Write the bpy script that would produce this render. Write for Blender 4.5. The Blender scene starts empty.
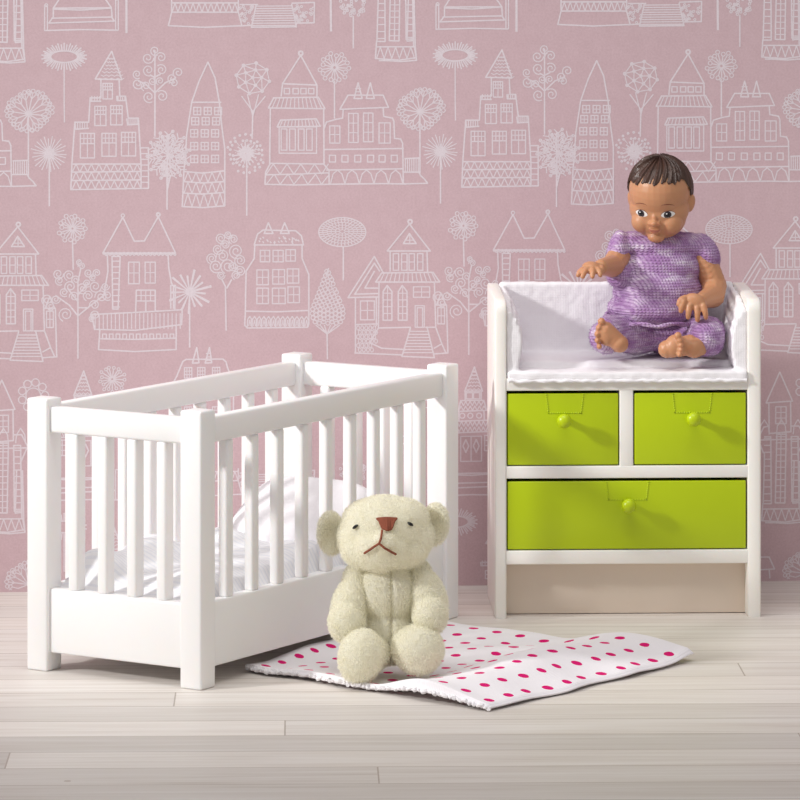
import bpy, bmesh, math, random
from mathutils import Vector, Matrix, noise
from mathutils.bvhtree import BVHTree
random.seed(7)
F=4280.0; YH=-132.0; H=2.0; ZW=11.9145; SW=.0858
scene=bpy.context.scene
COL=scene.collection
def W(px,py,Z): return Vector(((px-400)*Z/F, Z-ZW, H-(py-YH)*Z/F))
def FL(px,py):                       # point of the floor seen at this place
    Z=F*H/(py-YH); return Vector(((px-400)*Z/F, Z-ZW, 0))
# ------------------------------------------------------------------ materials
def srgb(r,g,b):
    def f(c):
        c/=255.0
        return c/12.92 if c<=.04045 else ((c+.055)/1.055)**2.4
    return (f(r),f(g),f(b),1)
class NT:
    def __init__(s,name):
        s.m=bpy.data.materials.new(name); s.m.use_nodes=True
        s.t=s.m.node_tree; s.n=s.t.nodes; s.b=s.n['Principled BSDF']
    def new(s,typ,**k):
        n=s.n.new(typ)
        for a,v in k.items():
            if hasattr(n,a): setattr(n,a,v)
        return n
    def link(s,a,b): s.t.links.new(a,b)
    def val(s,sock,v):
        if hasattr(v,'links') or isinstance(v,bpy.types.NodeSocket): s.link(v,sock)
        else: sock.default_value=v
    def math(s,op,a,b=0,c=None,clamp=False):
        n=s.new('ShaderNodeMath',operation=op); n.use_clamp=clamp
        s.val(n.inputs[0],a); s.val(n.inputs[1],b)
        if c is not None: s.val(n.inputs[2],c)
        return n.outputs[0]
    def mix(s,f,a,b,mode='MIX'):
        n=s.new('ShaderNodeMix',data_type='RGBA',blend_type=mode)
        s.val(n.inputs[0],f); s.val(n.inputs[6],a); s.val(n.inputs[7],b)
        return n.outputs[2]
    def noise(s,vec,scale,detail=4,rough=.5):
        n=s.new('ShaderNodeTexNoise'); n.inputs['Scale'].default_value=scale
        n.inputs['Detail'].default_value=detail; n.inputs['Roughness'].default_value=rough
        if vec is not None: s.link(vec,n.inputs['Vector'])
        return n.outputs['Fac']
    def ramp(s,f,stops,interp='LINEAR'):
        n=s.new('ShaderNodeValToRGB'); n.color_ramp.interpolation=interp
        e=n.color_ramp.elements
        while len(e)>1: e.remove(e[-1])
        e[0].position=stops[0][0]; e[0].color=stops[0][1]
        for p,c in stops[1:]:
            x=e.new(p); x.color=c
        s.link(f,n.inputs[0]); return n.outputs[0]
    def bump(s,h,strength=.3,dist=.002):
        n=s.new('ShaderNodeBump'); n.inputs['Strength'].default_value=strength
        n.inputs['Distance'].default_value=dist; s.link(h,n.inputs['Height'])
        s.link(n.outputs[0],s.b.inputs['Normal'])
    def coord(s,kind='Object'):
        return s.new('ShaderNodeTexCoord').outputs[kind]
def plain(name,col,rough=.5,sss=0,ns=None,amt=.06,bump=0,spec=.5,ssr=(.03,.02,.015),sheen=0):
    t=NT(name); b=t.b
    c=t.coord()
    f=t.noise(c,ns or 8,4)
    d=tuple(x*(1-amt) for x in col[:3])+(1,); l=tuple(min(1,x*(1+amt*.5)) for x in col[:3])+(1,)
    t.link(t.mix(f,d,l),b.inputs['Base Color'])
    b.inputs['Roughness'].default_value=rough
    b.inputs['Specular IOR Level'].default_value=spec
    if sss:
        b.inputs['Subsurface Weight'].default_value=sss; b.inputs['Subsurface Radius'].default_value=ssr
        b.inputs['Subsurface Scale'].default_value=1
    if sheen: b.inputs['Sheen Weight'].default_value=sheen
    if bump: t.bump(t.noise(c,bump,3),.3,.002)
    return t.m
M={}
M['white']=plain('white_plastic',srgb(246,244,243),.38,.2,6,.02)
M['cream']=plain('cream_plastic',srgb(250,245,238),.42,.2,5,.03)
M['beige']=plain('shaded_beige_plastic',srgb(232,216,200),.45,.1,5,.04)  # low recessed board: beige with shade and warm floor bounce in the colour
M['lime']=plain('lime_plastic',srgb(184,205,0),.33,0,5,.05)
M['dark']=plain('dark_gap',srgb(40,38,20),.8)
M['skin']=plain('brown_vinyl_skin',srgb(200,144,106),.42,.25,14,.06,ssr=(.02,.008,.004))
M['lip']=plain('painted_lip',srgb(186,116,92),.35)
M['brow']=plain('painted_brow',srgb(126,70,46),.5)
M['eyewhite']=plain('painted_eye_white',srgb(238,234,230),.3)
M['iris']=plain('painted_iris',srgb(58,50,56),.25)
M['pupil']=plain('painted_pupil',srgb(16,14,18),.2)
M['glint']=plain('painted_glint',srgb(250,250,250),.2)
M['bear']=plain('cream_plush',srgb(255,250,232),.95,0,40,.04,bump=120,spec=.1,sheen=.4)
def plush():
    t=NT('cream_plush'); c=t.coord()
    col=t.mix(t.noise(c,40,3),srgb(254,250,234),srgb(255,254,243))
    t.link(col,t.b.inputs['Base Color']); t.b.inputs['Roughness'].default_value=1
    t.b.inputs['Specular IOR Level'].default_value=.05
    tr=t.new('ShaderNodeBsdfTranslucent'); t.link(col,tr.inputs['Color'])
    mx=t.new('ShaderNodeMixShader'); mx.inputs[0].default_value=.42
    t.link(t.b.outputs[0],mx.inputs[1]); t.link(tr.outputs[0],mx.inputs[2])
    t.link(mx.outputs[0],t.n['Material Output'].inputs['Surface']); return t.m
M['bear']=plush()
M['thread']=plain('brown_thread',srgb(146,78,54),.8,0,120,.25,bump=300)
M['bead']=plain('black_bead',srgb(20,20,22),.15)
def hair_mat():
    t=NT('moulded_brown_hair'); c=t.coord()
    n=t.noise(c,30,3)
    t.link(t.mix(n,srgb(48,30,24),srgb(86,58,46)),t.b.inputs['Base Color'])
    t.b.inputs['Roughness'].default_value=.36
    t.bump(t.noise(c,90,2),.25,.002); return t.m
M['hair']=hair_mat()
def knit_mat():
    t=NT('lilac_knit'); c=t.coord()
    sp=t.new('ShaderNodeSeparateXYZ'); t.link(c,sp.inputs[0])
    # stocking stitch: V shapes in vertical wales
    k=math.pi/.0092
    z=t.math('MULTIPLY',sp.outputs[2],2*math.pi/.0075)
    ax=t.math('ADD',sp.outputs[0],t.math('MULTIPLY',sp.outputs[1],.8))
    wx=t.math('SINE',t.math('MULTIPLY',ax,k))
    v=t.math('SINE',t.math('ADD',z,t.math('MULTIPLY',t.math('ABSOLUTE',wx),2.2)))
    h=t.math('ADD',t.math('MULTIPLY',v,.5),t.math('MULTIPLY',t.math('ABSOLUTE',wx),.8))
    mp=t.new('ShaderNodeMapping'); t.link(c,mp.inputs[0]); mp.inputs['Scale'].default_value=(20,20,44)
    n=t.noise(mp.outputs[0],1.0,5,.7)
    col=t.ramp(n,[(.28,srgb(156,110,164)),(.44,srgb(180,142,188)),(.57,srgb(206,180,212)),(.71,srgb(244,236,244))])
    col2=t.mix(t.math('MULTIPLY',t.math('SUBTRACT',1,t.math('ABSOLUTE',wx)),.6),col,srgb(144,102,158))
    t.link(col2,t.b.inputs['Base Color']); t.b.inputs['Roughness'].default_value=.95
    t.b.inputs['Specular IOR Level'].default_value=.15
    t.bump(h,.7,.003); return t.m
M['knit']=knit_mat()
def weave_mat(name,col,scale=.006,st=.35,stripe=None):
    t=NT(name); c=t.coord(); sp=t.new('ShaderNodeSeparateXYZ'); t.link(c,sp.inputs[0])
    k=2*math.pi/scale
    a=t.math('SINE',t.math('MULTIPLY',t.math('ADD',sp.outputs[0],t.math('MULTIPLY',sp.outputs[1],.35)),k))
    b=t.math('SINE',t.math('MULTIPLY',t.math('ADD',sp.outputs[2],sp.outputs[1]),k))
    h=t.math('ADD',a,b)
    n=t.noise(c,60,4)
    base=t.mix(n,tuple(x*.94 for x in col[:3])+(1,),col)
    if stripe:
        s=t.math('SINE',t.math('MULTIPLY',sp.outputs[0],2*math.pi/.014))
        base=t.mix(t.math('MULTIPLY',t.math('GREATER_THAN',s,.35),.35),base,stripe)
    t.link(base,t.b.inputs['Base Color']); t.b.inputs['Roughness'].default_value=.95
    t.b.inputs['Specular IOR Level'].default_value=.1
    t.bump(h,st,.0015); return t.m
M['cotton']=weave_mat('white_cotton',srgb(248,245,248),.0045,.18)
M['stripe']=weave_mat('white_striped_cotton',srgb(247,247,249),.007,0,srgb(216,220,232))
def dots_mat():
    t=NT('dotted_cotton'); uv=t.coord('UV'); sp=t.new('ShaderNodeSeparateXYZ'); t.link(uv,sp.inputs[0])
    S=.0735
    def lat(ox,oy):
        u=t.math('FRACT',t.math('ADD',t.math('DIVIDE',sp.outputs[0],S),ox+20))
        v=t.math('FRACT',t.math('ADD',t.math('DIVIDE',sp.outputs[1],S),oy+20))
        u=t.math('SUBTRACT',u,.5); v=t.math('SUBTRACT',v,.5)
        return t.math('SQRT',t.math('ADD',t.math('MULTIPLY',u,u),t.math('MULTIPLY',v,v)))
    nn=t.noise(uv,60,2)
    thr=t.math('ADD',.145,t.math('MULTIPLY',nn,.06))
    d=t.math('LESS_THAN',lat(0,0),thr)
    k=2*math.pi/.0055
    a=t.math('SINE',t.math('MULTIPLY',sp.outputs[0],k)); b=t.math('SINE',t.math('MULTIPLY',sp.outputs[1],k))
    t.link(t.mix(d,srgb(250,246,250),srgb(226,30,118)),t.b.inputs['Base Color'])
    t.b.inputs['Roughness'].default_value=.95; t.b.inputs['Specular IOR Level'].default_value=.1
    t.bump(t.math('ADD',a,b),.3,.0015); return t.m
M['dots']=dots_mat()
def floor_mat():
    t=NT('whitewashed_planks'); c=t.coord(); sp=t.new('ShaderNodeSeparateXYZ'); t.link(c,sp.inputs[0])
    x,y=sp.outputs[0],sp.outputs[1]
    PW=.1745
    r=t.math('DIVIDE',t.math('ADD',y,-.052),PW); row=t.math('FLOOR',r); fr=t.math('FRACT',r)
    wn=t.new('ShaderNodeTexWhiteNoise',noise_dimensions='1D'); t.link(row,wn.inputs['W'])
    off=t.math('MULTIPLY',wn.outputs[0],2.3)
    xs=t.math('DIVIDE',t.math('ADD',x,off),2.9); cell=t.math('FLOOR',xs); fx=t.math('FRACT',xs)
    cm=t.new('ShaderNodeCombineXYZ'); t.link(row,cm.inputs[0]); t.link(cell,cm.inputs[1])
    w2=t.new('ShaderNodeTexWhiteNoise',noise_dimensions='2D'); t.link(cm.outputs[0],w2.inputs['Vector'])
    # grain, stretched along each plank and shifted from plank to plank
    mp=t.new('ShaderNodeCombineXYZ')
    t.link(t.math('MULTIPLY',x,1.6),mp.inputs[0]); t.link(t.math('MULTIPLY',y,38),mp.inputs[1])
    t.link(t.math('MULTIPLY',w2.outputs[0],30),mp.inputs[2])
    g=t.noise(mp.outputs[0],1,6,.62)
    mp2=t.new('ShaderNodeCombineXYZ')
    t.link(t.math('MULTIPLY',x,.9),mp2.inputs[0]); t.link(t.math('MULTIPLY',y,9),mp2.inputs[1]); t.link(t.math('MULTIPLY',w2.outputs[0],17),mp2.inputs[2])
    g2=t.noise(mp2.outputs[0],1,3,.5)
    col=t.ramp(g,[(.22,srgb(208,197,188)),(.40,srgb(234,227,220)),(.60,srgb(246,241,236)),(.85,srgb(253,250,247))])
    col=t.mix(t.math('MULTIPLY',g2,.35),col,srgb(206,190,176))
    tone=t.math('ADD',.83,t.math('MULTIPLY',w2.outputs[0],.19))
    tone=t.math('MULTIPLY',tone,t.math('SUBTRACT',1,t.math('MULTIPLY',t.math('LESS_THAN',row,-12.5),.17)))  # front rows darkened: edge of the light band put into the plank colour
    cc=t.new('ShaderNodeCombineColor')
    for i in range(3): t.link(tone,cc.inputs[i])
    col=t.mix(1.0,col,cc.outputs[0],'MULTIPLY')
    gap=t.math('MAXIMUM',t.math('LESS_THAN',fr,.022),t.math('LESS_THAN',fx,.0012))
    # finer staves inside each plank
    f2=t.math('FRACT',t.math('MULTIPLY',r,3)); fine=t.math('MULTIPLY',t.math('LESS_THAN',f2,.06),.06)
    col=t.mix(fine,col,srgb(150,132,118))
    col=t.mix(t.math('MULTIPLY',gap,.62),col,srgb(140,120,106))
    # a few small knots
    vo=t.new('ShaderNodeTexVoronoi'); vo.inputs['Scale'].default_value=2.6; t.link(c,vo.inputs['Vector'])
    kn=t.math('LESS_THAN',vo.outputs['Distance'],.022)
    col=t.mix(t.math('MULTIPLY',kn,.5),col,srgb(140,112,92))
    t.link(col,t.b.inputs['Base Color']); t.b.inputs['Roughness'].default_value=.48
    t.b.inputs['Specular IOR Level'].default_value=.35
    t.bump(t.math('SUBTRACT',t.math('MULTIPLY',g,.3),gap),.35,.002); return t.m
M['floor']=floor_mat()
def paper_mat(name,c1,c2):
    t=NT(name); c=t.coord()
    n=t.noise(c,170,3,.7); n2=t.noise(c,28,3)
    f=t.math('ADD',t.math('MULTIPLY',n,.75),t.math('MULTIPLY',n2,.25))
    t.link(t.ramp(f,[(.35,c1),(.65,c2)]),t.b.inputs['Base Color'])
    t.b.inputs['Roughness'].default_value=.85; t.b.inputs['Specular IOR Level'].default_value=.2
    t.bump(n,.1,.0006); return t.m
M['paper']=paper_mat('pink_wallpaper',srgb(203,174,180),srgb(215,188,194))
M['print']=paper_mat('white_wallpaper_print',srgb(224,212,218),srgb(234,223,229))
# ------------------------------------------------------------------ mesh helpers
def obj(name,bm,mat,parent=None,smooth=True):
    me=bpy.data.meshes.new(name)
    if isinstance(bm,bmesh.types.BMesh): bm.normal_update(); bm.to_mesh(me); bm.free()
    else: me=bm; me.name=name
    for p in me.polygons: p.use_smooth=smooth
    for m in (mat if isinstance(mat,(list,tuple)) else [mat]): me.materials.append(M[m])
    o=bpy.data.objects.new(name,me); COL.objects.link(o)
    if parent: o.parent=parent
    if smooth:
        try: me.set_sharp_from_angle(angle=math.radians(50))
        except Exception: pass
    return o
def tag(o,label,cat,group=None):
    o['label']=label; o['category']=cat
    if group: o['group']=group
    return o
def thing(name,label,cat,loc,rz=0):
    o=bpy.data.objects.new(name,None); COL.objects.link(o); o.location=loc; o.rotation_euler=(0,0,rz)
    o.empty_display_size=.1
    return tag(o,label,cat)
def box(bm,x0,x1,y0,y1,z0,z1,bev=.004,seg=3):
    vs=[bm.verts.new((x,y,z)) for x in (x0,x1) for y in (y0,y1) for z in (z0,z1)]
    fs=[bm.faces.new([vs[i] for i in q]) for q in ((0,1,3,2),(4,6,7,5),(0,4,5,1),(2,3,7,6),(0,2,6,4),(1,5,7,3))]
    if bev:
        es=list({e for f in fs for e in f.edges})
        bmesh.ops.bevel(bm,geom=es,offset=bev,segments=seg,profile=.5,affect='EDGES')
def bx(*a,**k):
    bm=bmesh.new(); box(bm,*a,**k); return bm
def ell(bm,c,r,rot=None,seg=24):
    m=Matrix.Translation(Vector(c))
    if rot is not None: m=m@(rot.to_4x4() if not isinstance(rot,Matrix) or len(rot)==3 else rot)
    m=m@Matrix.Diagonal((r[0],r[1],r[2],1))
    bmesh.ops.create_uvsphere(bm,u_segments=seg,v_segments=seg//2,radius=1,matrix=m)
def cap(bm,p0,p1,r0,r1,n=None):
    p0=Vector(p0);p1=Vector(p1); d=(p1-p0).length
    n=n or max(2,int(d/(min(r0,r1)*.45))+1)
    for i in range(n+1):
        t=i/n; r=r0+(r1-r0)*t
        bmesh.ops.create_icosphere(bm,subdivisions=2,radius=r,matrix=Matrix.Translation(p0.lerp(p1,t)))
def chain(bm,pts,rs):
    for i in range(len(pts)-1): cap(bm,pts[i],pts[i+1],rs[i],rs[i+1])
def remesh(bm,vox,smooth=4,fac=.6):
    me=bpy.data.meshes.new('tmp'); bm.to_mesh(me); bm.free()
    o=bpy.data.objects.new('tmp',me); COL.objects.link(o)
    m=o.modifiers.new('r','REMESH'); m.mode='VOXEL'; m.voxel_size=vox; m.adaptivity=0
    if smooth:
        s=o.modifiers.new('s','SMOOTH'); s.factor=fac; s.iterations=smooth
    dg=bpy.context.evaluated_depsgraph_get(); dg.update()
    out=bpy.data.meshes.new_from_object(o.evaluated_get(dg))
    bpy.data.objects.remove(o); bpy.data.meshes.remove(me)
    return out
def tube(bm,pts,r,seg=8,closed=False):
    n=len(pts); rings=[]
    for i,p in enumerate(pts):
        p=Vector(p)
        a=Vector(pts[(i-1)%n] if closed or i>0 else pts[0]); b=Vector(pts[(i+1)%n] if closed or i<n-1 else pts[-1])
        t=(b-a).normalized(); u=t.cross(Vector((0,0,1)))
        if u.length<.1: u=t.cross(Vector((0,1,0)))
        u.normalize(); v=t.cross(u); rr=r[i] if isinstance(r,(list,tuple)) else r
        rings.append([bm.verts.new(p+rr*(math.cos(2*math.pi*k/seg)*u+math.sin(2*math.pi*k/seg)*v)) for k in range(seg)])
    for i in range(n if closed else n-1):
        A,B=rings[i],rings[(i+1)%n]
        for k in range(seg): bm.faces.new((A[k],A[(k+1)%seg],B[(k+1)%seg],B[k]))
    if not closed:
        bm.faces.new(rings[0][::-1]); bm.faces.new(rings[-1])
AMB=.42; EXPO=-.05
# ------------------------------------------------------------------ the printed pattern of the wallpaper
STR=[]                                   # strokes in wall coordinates (u along the wall, v up)
_g=[0,0,1]
def G(ox,oy,s): _g[:]=[ox,oy,s]
def uv(x,y):
    px=_g[0]+x/_g[2]; py=_g[1]+y/_g[2]
    Z=ZW/(1-SW*(px-400)/F); X=(px-400)/F*Z
    return (X*math.sqrt(1+SW*SW), H-(py-YH)*Z/F)
LWD=.0042
def L(*p,w=1,closed=False):
    p=list(p)
    if closed: p.append(p[0])
    STR.append(([uv(*q) for q in p],LWD*w))
def Wn(x0,y0,x1,y1,nx=2,ny=2,w=.85):
    L((x0,y0),(x1,y0),(x1,y1),(x0,y1),w=w,closed=True)
    for i in range(1,nx): a=x0+(x1-x0)*i/nx; L((a,y0),(a,y1),w=w*.8)
    for i in range(1,ny): a=y0+(y1-y0)*i/ny; L((x0,a),(x1,a),w=w*.8)
def C(x,y,r,ry=None,w=.8,n=None,a0=0,a1=360):
    ry=ry or r; n=n or (10 if r*1.0/_g[2]<4 else 28)
    L(*[(x+r*math.cos(math.radians(a0+(a1-a0)*i/n)),y+ry*math.sin(math.radians(a0+(a1-a0)*i/n))) for i in range(n+1)],w=w)
def SP(x,y,r,t=1.6,ph=0,w=.75,d=1):
    n=int(14*t); r*=1.38
    L(*[(x+r*(1-.82*i/n)*math.cos(ph+d*2*math.pi*t*i/n),y+r*(1-.82*i/n)*math.sin(ph+d*2*math.pi*t*i/n)) for i in range(n+1)],w=w)
def ZZ(x0,x1,y0,y1,n,w=.75,dx=0):
    p=[(x0+(x1-x0)*i/n+(dx if i%2 else 0), y1 if i%2==0 else y0) for i in range(n+1)]; L(*p,w=w)
def comb(x0,x1,y0,y1,n,w=.7,sh=0):
    for i in range(n+1): a=x0+(x1-x0)*i/n; L((a,y0),(a+sh*((i/n)-.5),y1),w=w)
def burst(x,y,r0,r,n,ends=0,w=.7,jit=.12,seed=1,sq=1):
    R=random.Random(seed)
    for i in range(n):
        a=2*math.pi*(i+.3*R.random())/n; q=r*(1-jit*(R.random()+1.1*(i%2)))
        L((x+r0*math.cos(a),y+r0*math.sin(a)*sq),(x+q*math.cos(a),y+q*math.sin(a)*sq),w=w)
        if ends: C(x+(q+ends)*math.cos(a),y+(q+ends)*math.sin(a)*sq,ends,w=.65,n=8)
def umb(x,y,s=1):                        # umbrella seed head
    for a,l in ((-172,70),(-150,72),(-125,60),(-100,70),(-78,78),(-55,85),(-35,80),(-15,85),(5,62),(30,50),(60,48),(95,45),(130,50),(160,55)):
        a=math.radians(a); l*=s*.62
        q=(x+l*math.cos(a),y+l*math.sin(a)); L((x,y),q,w=.8)
        for k in (-1,0,1):
            b=a+k*.6; e=(q[0]+20*s*math.cos(b),q[1]+20*s*math.sin(b)); L(q,e,w=.7)
            C(e[0]+5*s*math.cos(b),e[1]+5*s*math.sin(b),6*s,w=.65,n=8)
# first row, step gabled house, trees and tower
G(0,0,2.963)
for i in range(44):                      # ring flower
    a=2*math.pi*i/44; k=1+.12*(i%2)
    L((190+40*math.cos(a),168+16*math.sin(a)),(190+60*k*math.cos(a),169+37*k*math.sin(a)),w=.9)
C(190,168,40,17,w=.9); L((190,205),(190,300),(191,362),w=.8)
L((331,152),(282,234),(361,236),closed=True)
for j in range(7):
    y=172+j*10; wd=(y-152)*.46
    L(*[(331-wd+2*wd*i/8,y+(4 if i%2 else 0)) for i in range(9)],w=.6)
L((299,236),(299,290),(267,290),(263,362),(222,362),(213,486)); L((353,236),(355,285),(372,285),(380,350),(410,350),(418,486))
L((267,290),(268,300),(299,300)); L((346,285),(347,298),(374,298)); comb(272,296,285,300,3); comb(350,370,284,298,3)
L((222,362),(224,383),(262,380)); L((376,352),(378,370),(410,368)); comb(230,258,362,380,4); comb(382,406,352,368,4)
for a in ((305,247,333,293),(281,315,314,372),(328,313,362,370),(238,395,280,468),(302,395,344,463),(360,392,402,462)):
    m=a[1]+(a[3]-a[1])*.42; Wn(a[0],a[1],a[2],m,4,2); Wn(a[0],m,a[2],a[3],2,1)
L((213,486),(418,486)); L((213,486),(210,562),(440,558)); L((212,510),(418,508)); L((212,535),(418,533)); L((418,486),(418,560))
for y0,y1 in ((486,510),(510,535),(535,560)): ZZ(214,418,y0,y1,18)
L((418,438),(440,438),(440,558))
for y in range(455,556,17): L((418,y),(440,y),w=.8)
L((459,404),(459,150)); 
for x,y,r,p in ((459,150,11,1),(438,172,13,0),(477,170,12,3),(440,208,13,1),(478,207,12,4),(406,220,10,1),(408,248,13,0),(528,215,12,2),(510,232,11,1),(515,246,10,3),(432,255,11,2),(441,287,13,1),(480,285,13,4),(452,240,9,0),(474,240,9,2)): SP(x,y,r,1.5,p)
L((459,275),(430,248),(410,240)); L((459,275),(490,245),(520,232)); L((459,230),(445,222)); L((459,228),(475,220))
L((616,184),(590,240),(568,303),(553,400),(550,460),(545,504)); L((616,184),(637,230),(650,303),(658,380),(666,440),(666,506)); L((568,303),(655,303))
for i,y in enumerate((318,348,384,422,460)):
    for k in range(3):
        x=568+k*31-(i>1)*3+(i==0)*6; Wn(x,y,x+21,y+22,2,2,.8)
L((545,504),(540,612),(600,615),(666,610),(666,506)); L((545,508),(600,513),(666,506)); L((543,538),(600,542),(666,538)); L((541,572),(600,575),(667,570))
for y0,y1 in ((510,540),(540,573),(573,612)): ZZ(545,664,y0,y1,10)
R=random.Random(5)
L((495,620),(495,400))                   # snow tree
for k in range(11):
    a=math.radians(-90+(k-5)*34); r=62
    q=(500+r*.86*math.cos(a),460+r*math.sin(a)); L((500,460),q,w=.75)
    for t in (.35,.55,.75,.95):
        m=(500+(q[0]-500)*t,460+(q[1]-460)*t)
        for s in (-.8,.8): L(m,(m[0]+17*math.cos(a+s),m[1]+17*math.sin(a+s)),w=.75)
        C(m[0]+17*math.cos(a+.8),m[1]+17*math.sin(a+.8),4,w=.7,n=6)
for k in range(34):
    a=R.random()*6.28; r=60*math.sqrt(R.random()); C(500+r*.85*math.cos(a),462+r*math.sin(a),4.5,w=.7,n=6)
burst(146,455,4,56,26,0,.7,.1,2); burst(146,455,1,22,16,0,.9,.2,3); L((146,460),(146,610))
umb(84,338,.95); L((84,338),(84,520))
G(240,0,2.963)
pts=[(38+50*math.cos(i*.785+.2),232+46*math.sin(i*.785+.2)) for i in range(8)]+[(38+26*math.cos(i*1.26),230+24*math.sin(i*1.26)) for i in range(5)]+[(38,230)]
for i,a in enumerate(pts):
    C(a[0],a[1],4,w=.8,n=7)
    for b in pts[i+1:]:
        if math.hypot(a[0]-b[0],a[1]-b[1])<42: L(a,b,w=.7)
L((5,285),(38,330),(75,285),w=.8); L((22,280),(38,345),(55,280),w=.8); L((38,330),(36,410))
burst(18,455,3,36,30,0,.9,.25,4); burst(18,455,30,45,22,0,.5,.2,6)
for k in range(38):
    a=k*.165*math.tau/1.04; r=48+9*((k*7)%3-1); C(18+r*math.cos(a),455+r*math.sin(a),2.6,w=.8,n=6)
L((20,455),(20,638))
C(180,158,6,w=1.3); L((180,164),(126,248),(228,252),closed=True)
L((126,250),(122,285)); L((228,252),(228,290))
for x in (131,157,180,203): Wn(x,262,x+16,278,1,1)
L((100,290),(232,288),(252,322),(84,320),closed=True); comb(108,228,290,320,11,sh=26)
L((90,322),(88,484)); L((248,324),(249,486))
L((120,356),(226,352),(238,374),(110,376),closed=True); comb(126,222,356,374,10,sh=14)
Wn(116,376,227,454,1,1)
for x in (122,147,173,197): Wn(x,382,x+17,445,1,1)
L((90,484),(248,486),(264,505),(264,546)); L((90,484),(76,510),(74,546),(160,548),(264,546)); L((78,518),(170,516),(264,512))
ZZ(78,262,486,516,9); ZZ(78,262,516,546,9,dx=3)
L((320,282),(424,282),(440,318),(296,324),closed=True); L((306,324),(304,350),(282,354),(256,362),(250,380)); L((424,320),(426,345),(452,350),(456,360),(458,410),(476,412),(482,425),(484,545))
for x in (350,386): L((x-12,292),(x,245),(x+12,292),closed=True)
for y in (262,272,282): L((342,y),(358,y),w=.7)
Wn(266,373,296,424,2,2); Wn(322,336,350,422,2,3); Wn(366,335,394,420,2,3); Wn(412,364,445,424,2,2)
L((252,443),(484,440)); L((256,504),(484,500)); L((264,546),(420,544),(484,545),(556,543),(546,530),(535,520),(530,510),(484,510)); 
for x in (265,302,340,378,412,448): Wn(x,460,x+18,480,1,1)
for k in range(5):
    x=268+k*43; L((x,545),(x+8,515),(x+21,504),(x+34,515),(x+43,545),w=.8)
L((488,470),(530,468)); comb(490,528,470,510,6)
burst(280,200,5,38,17,6,.8,.12,9); C(280,200,6); L((280,240),(280,350))
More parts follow.
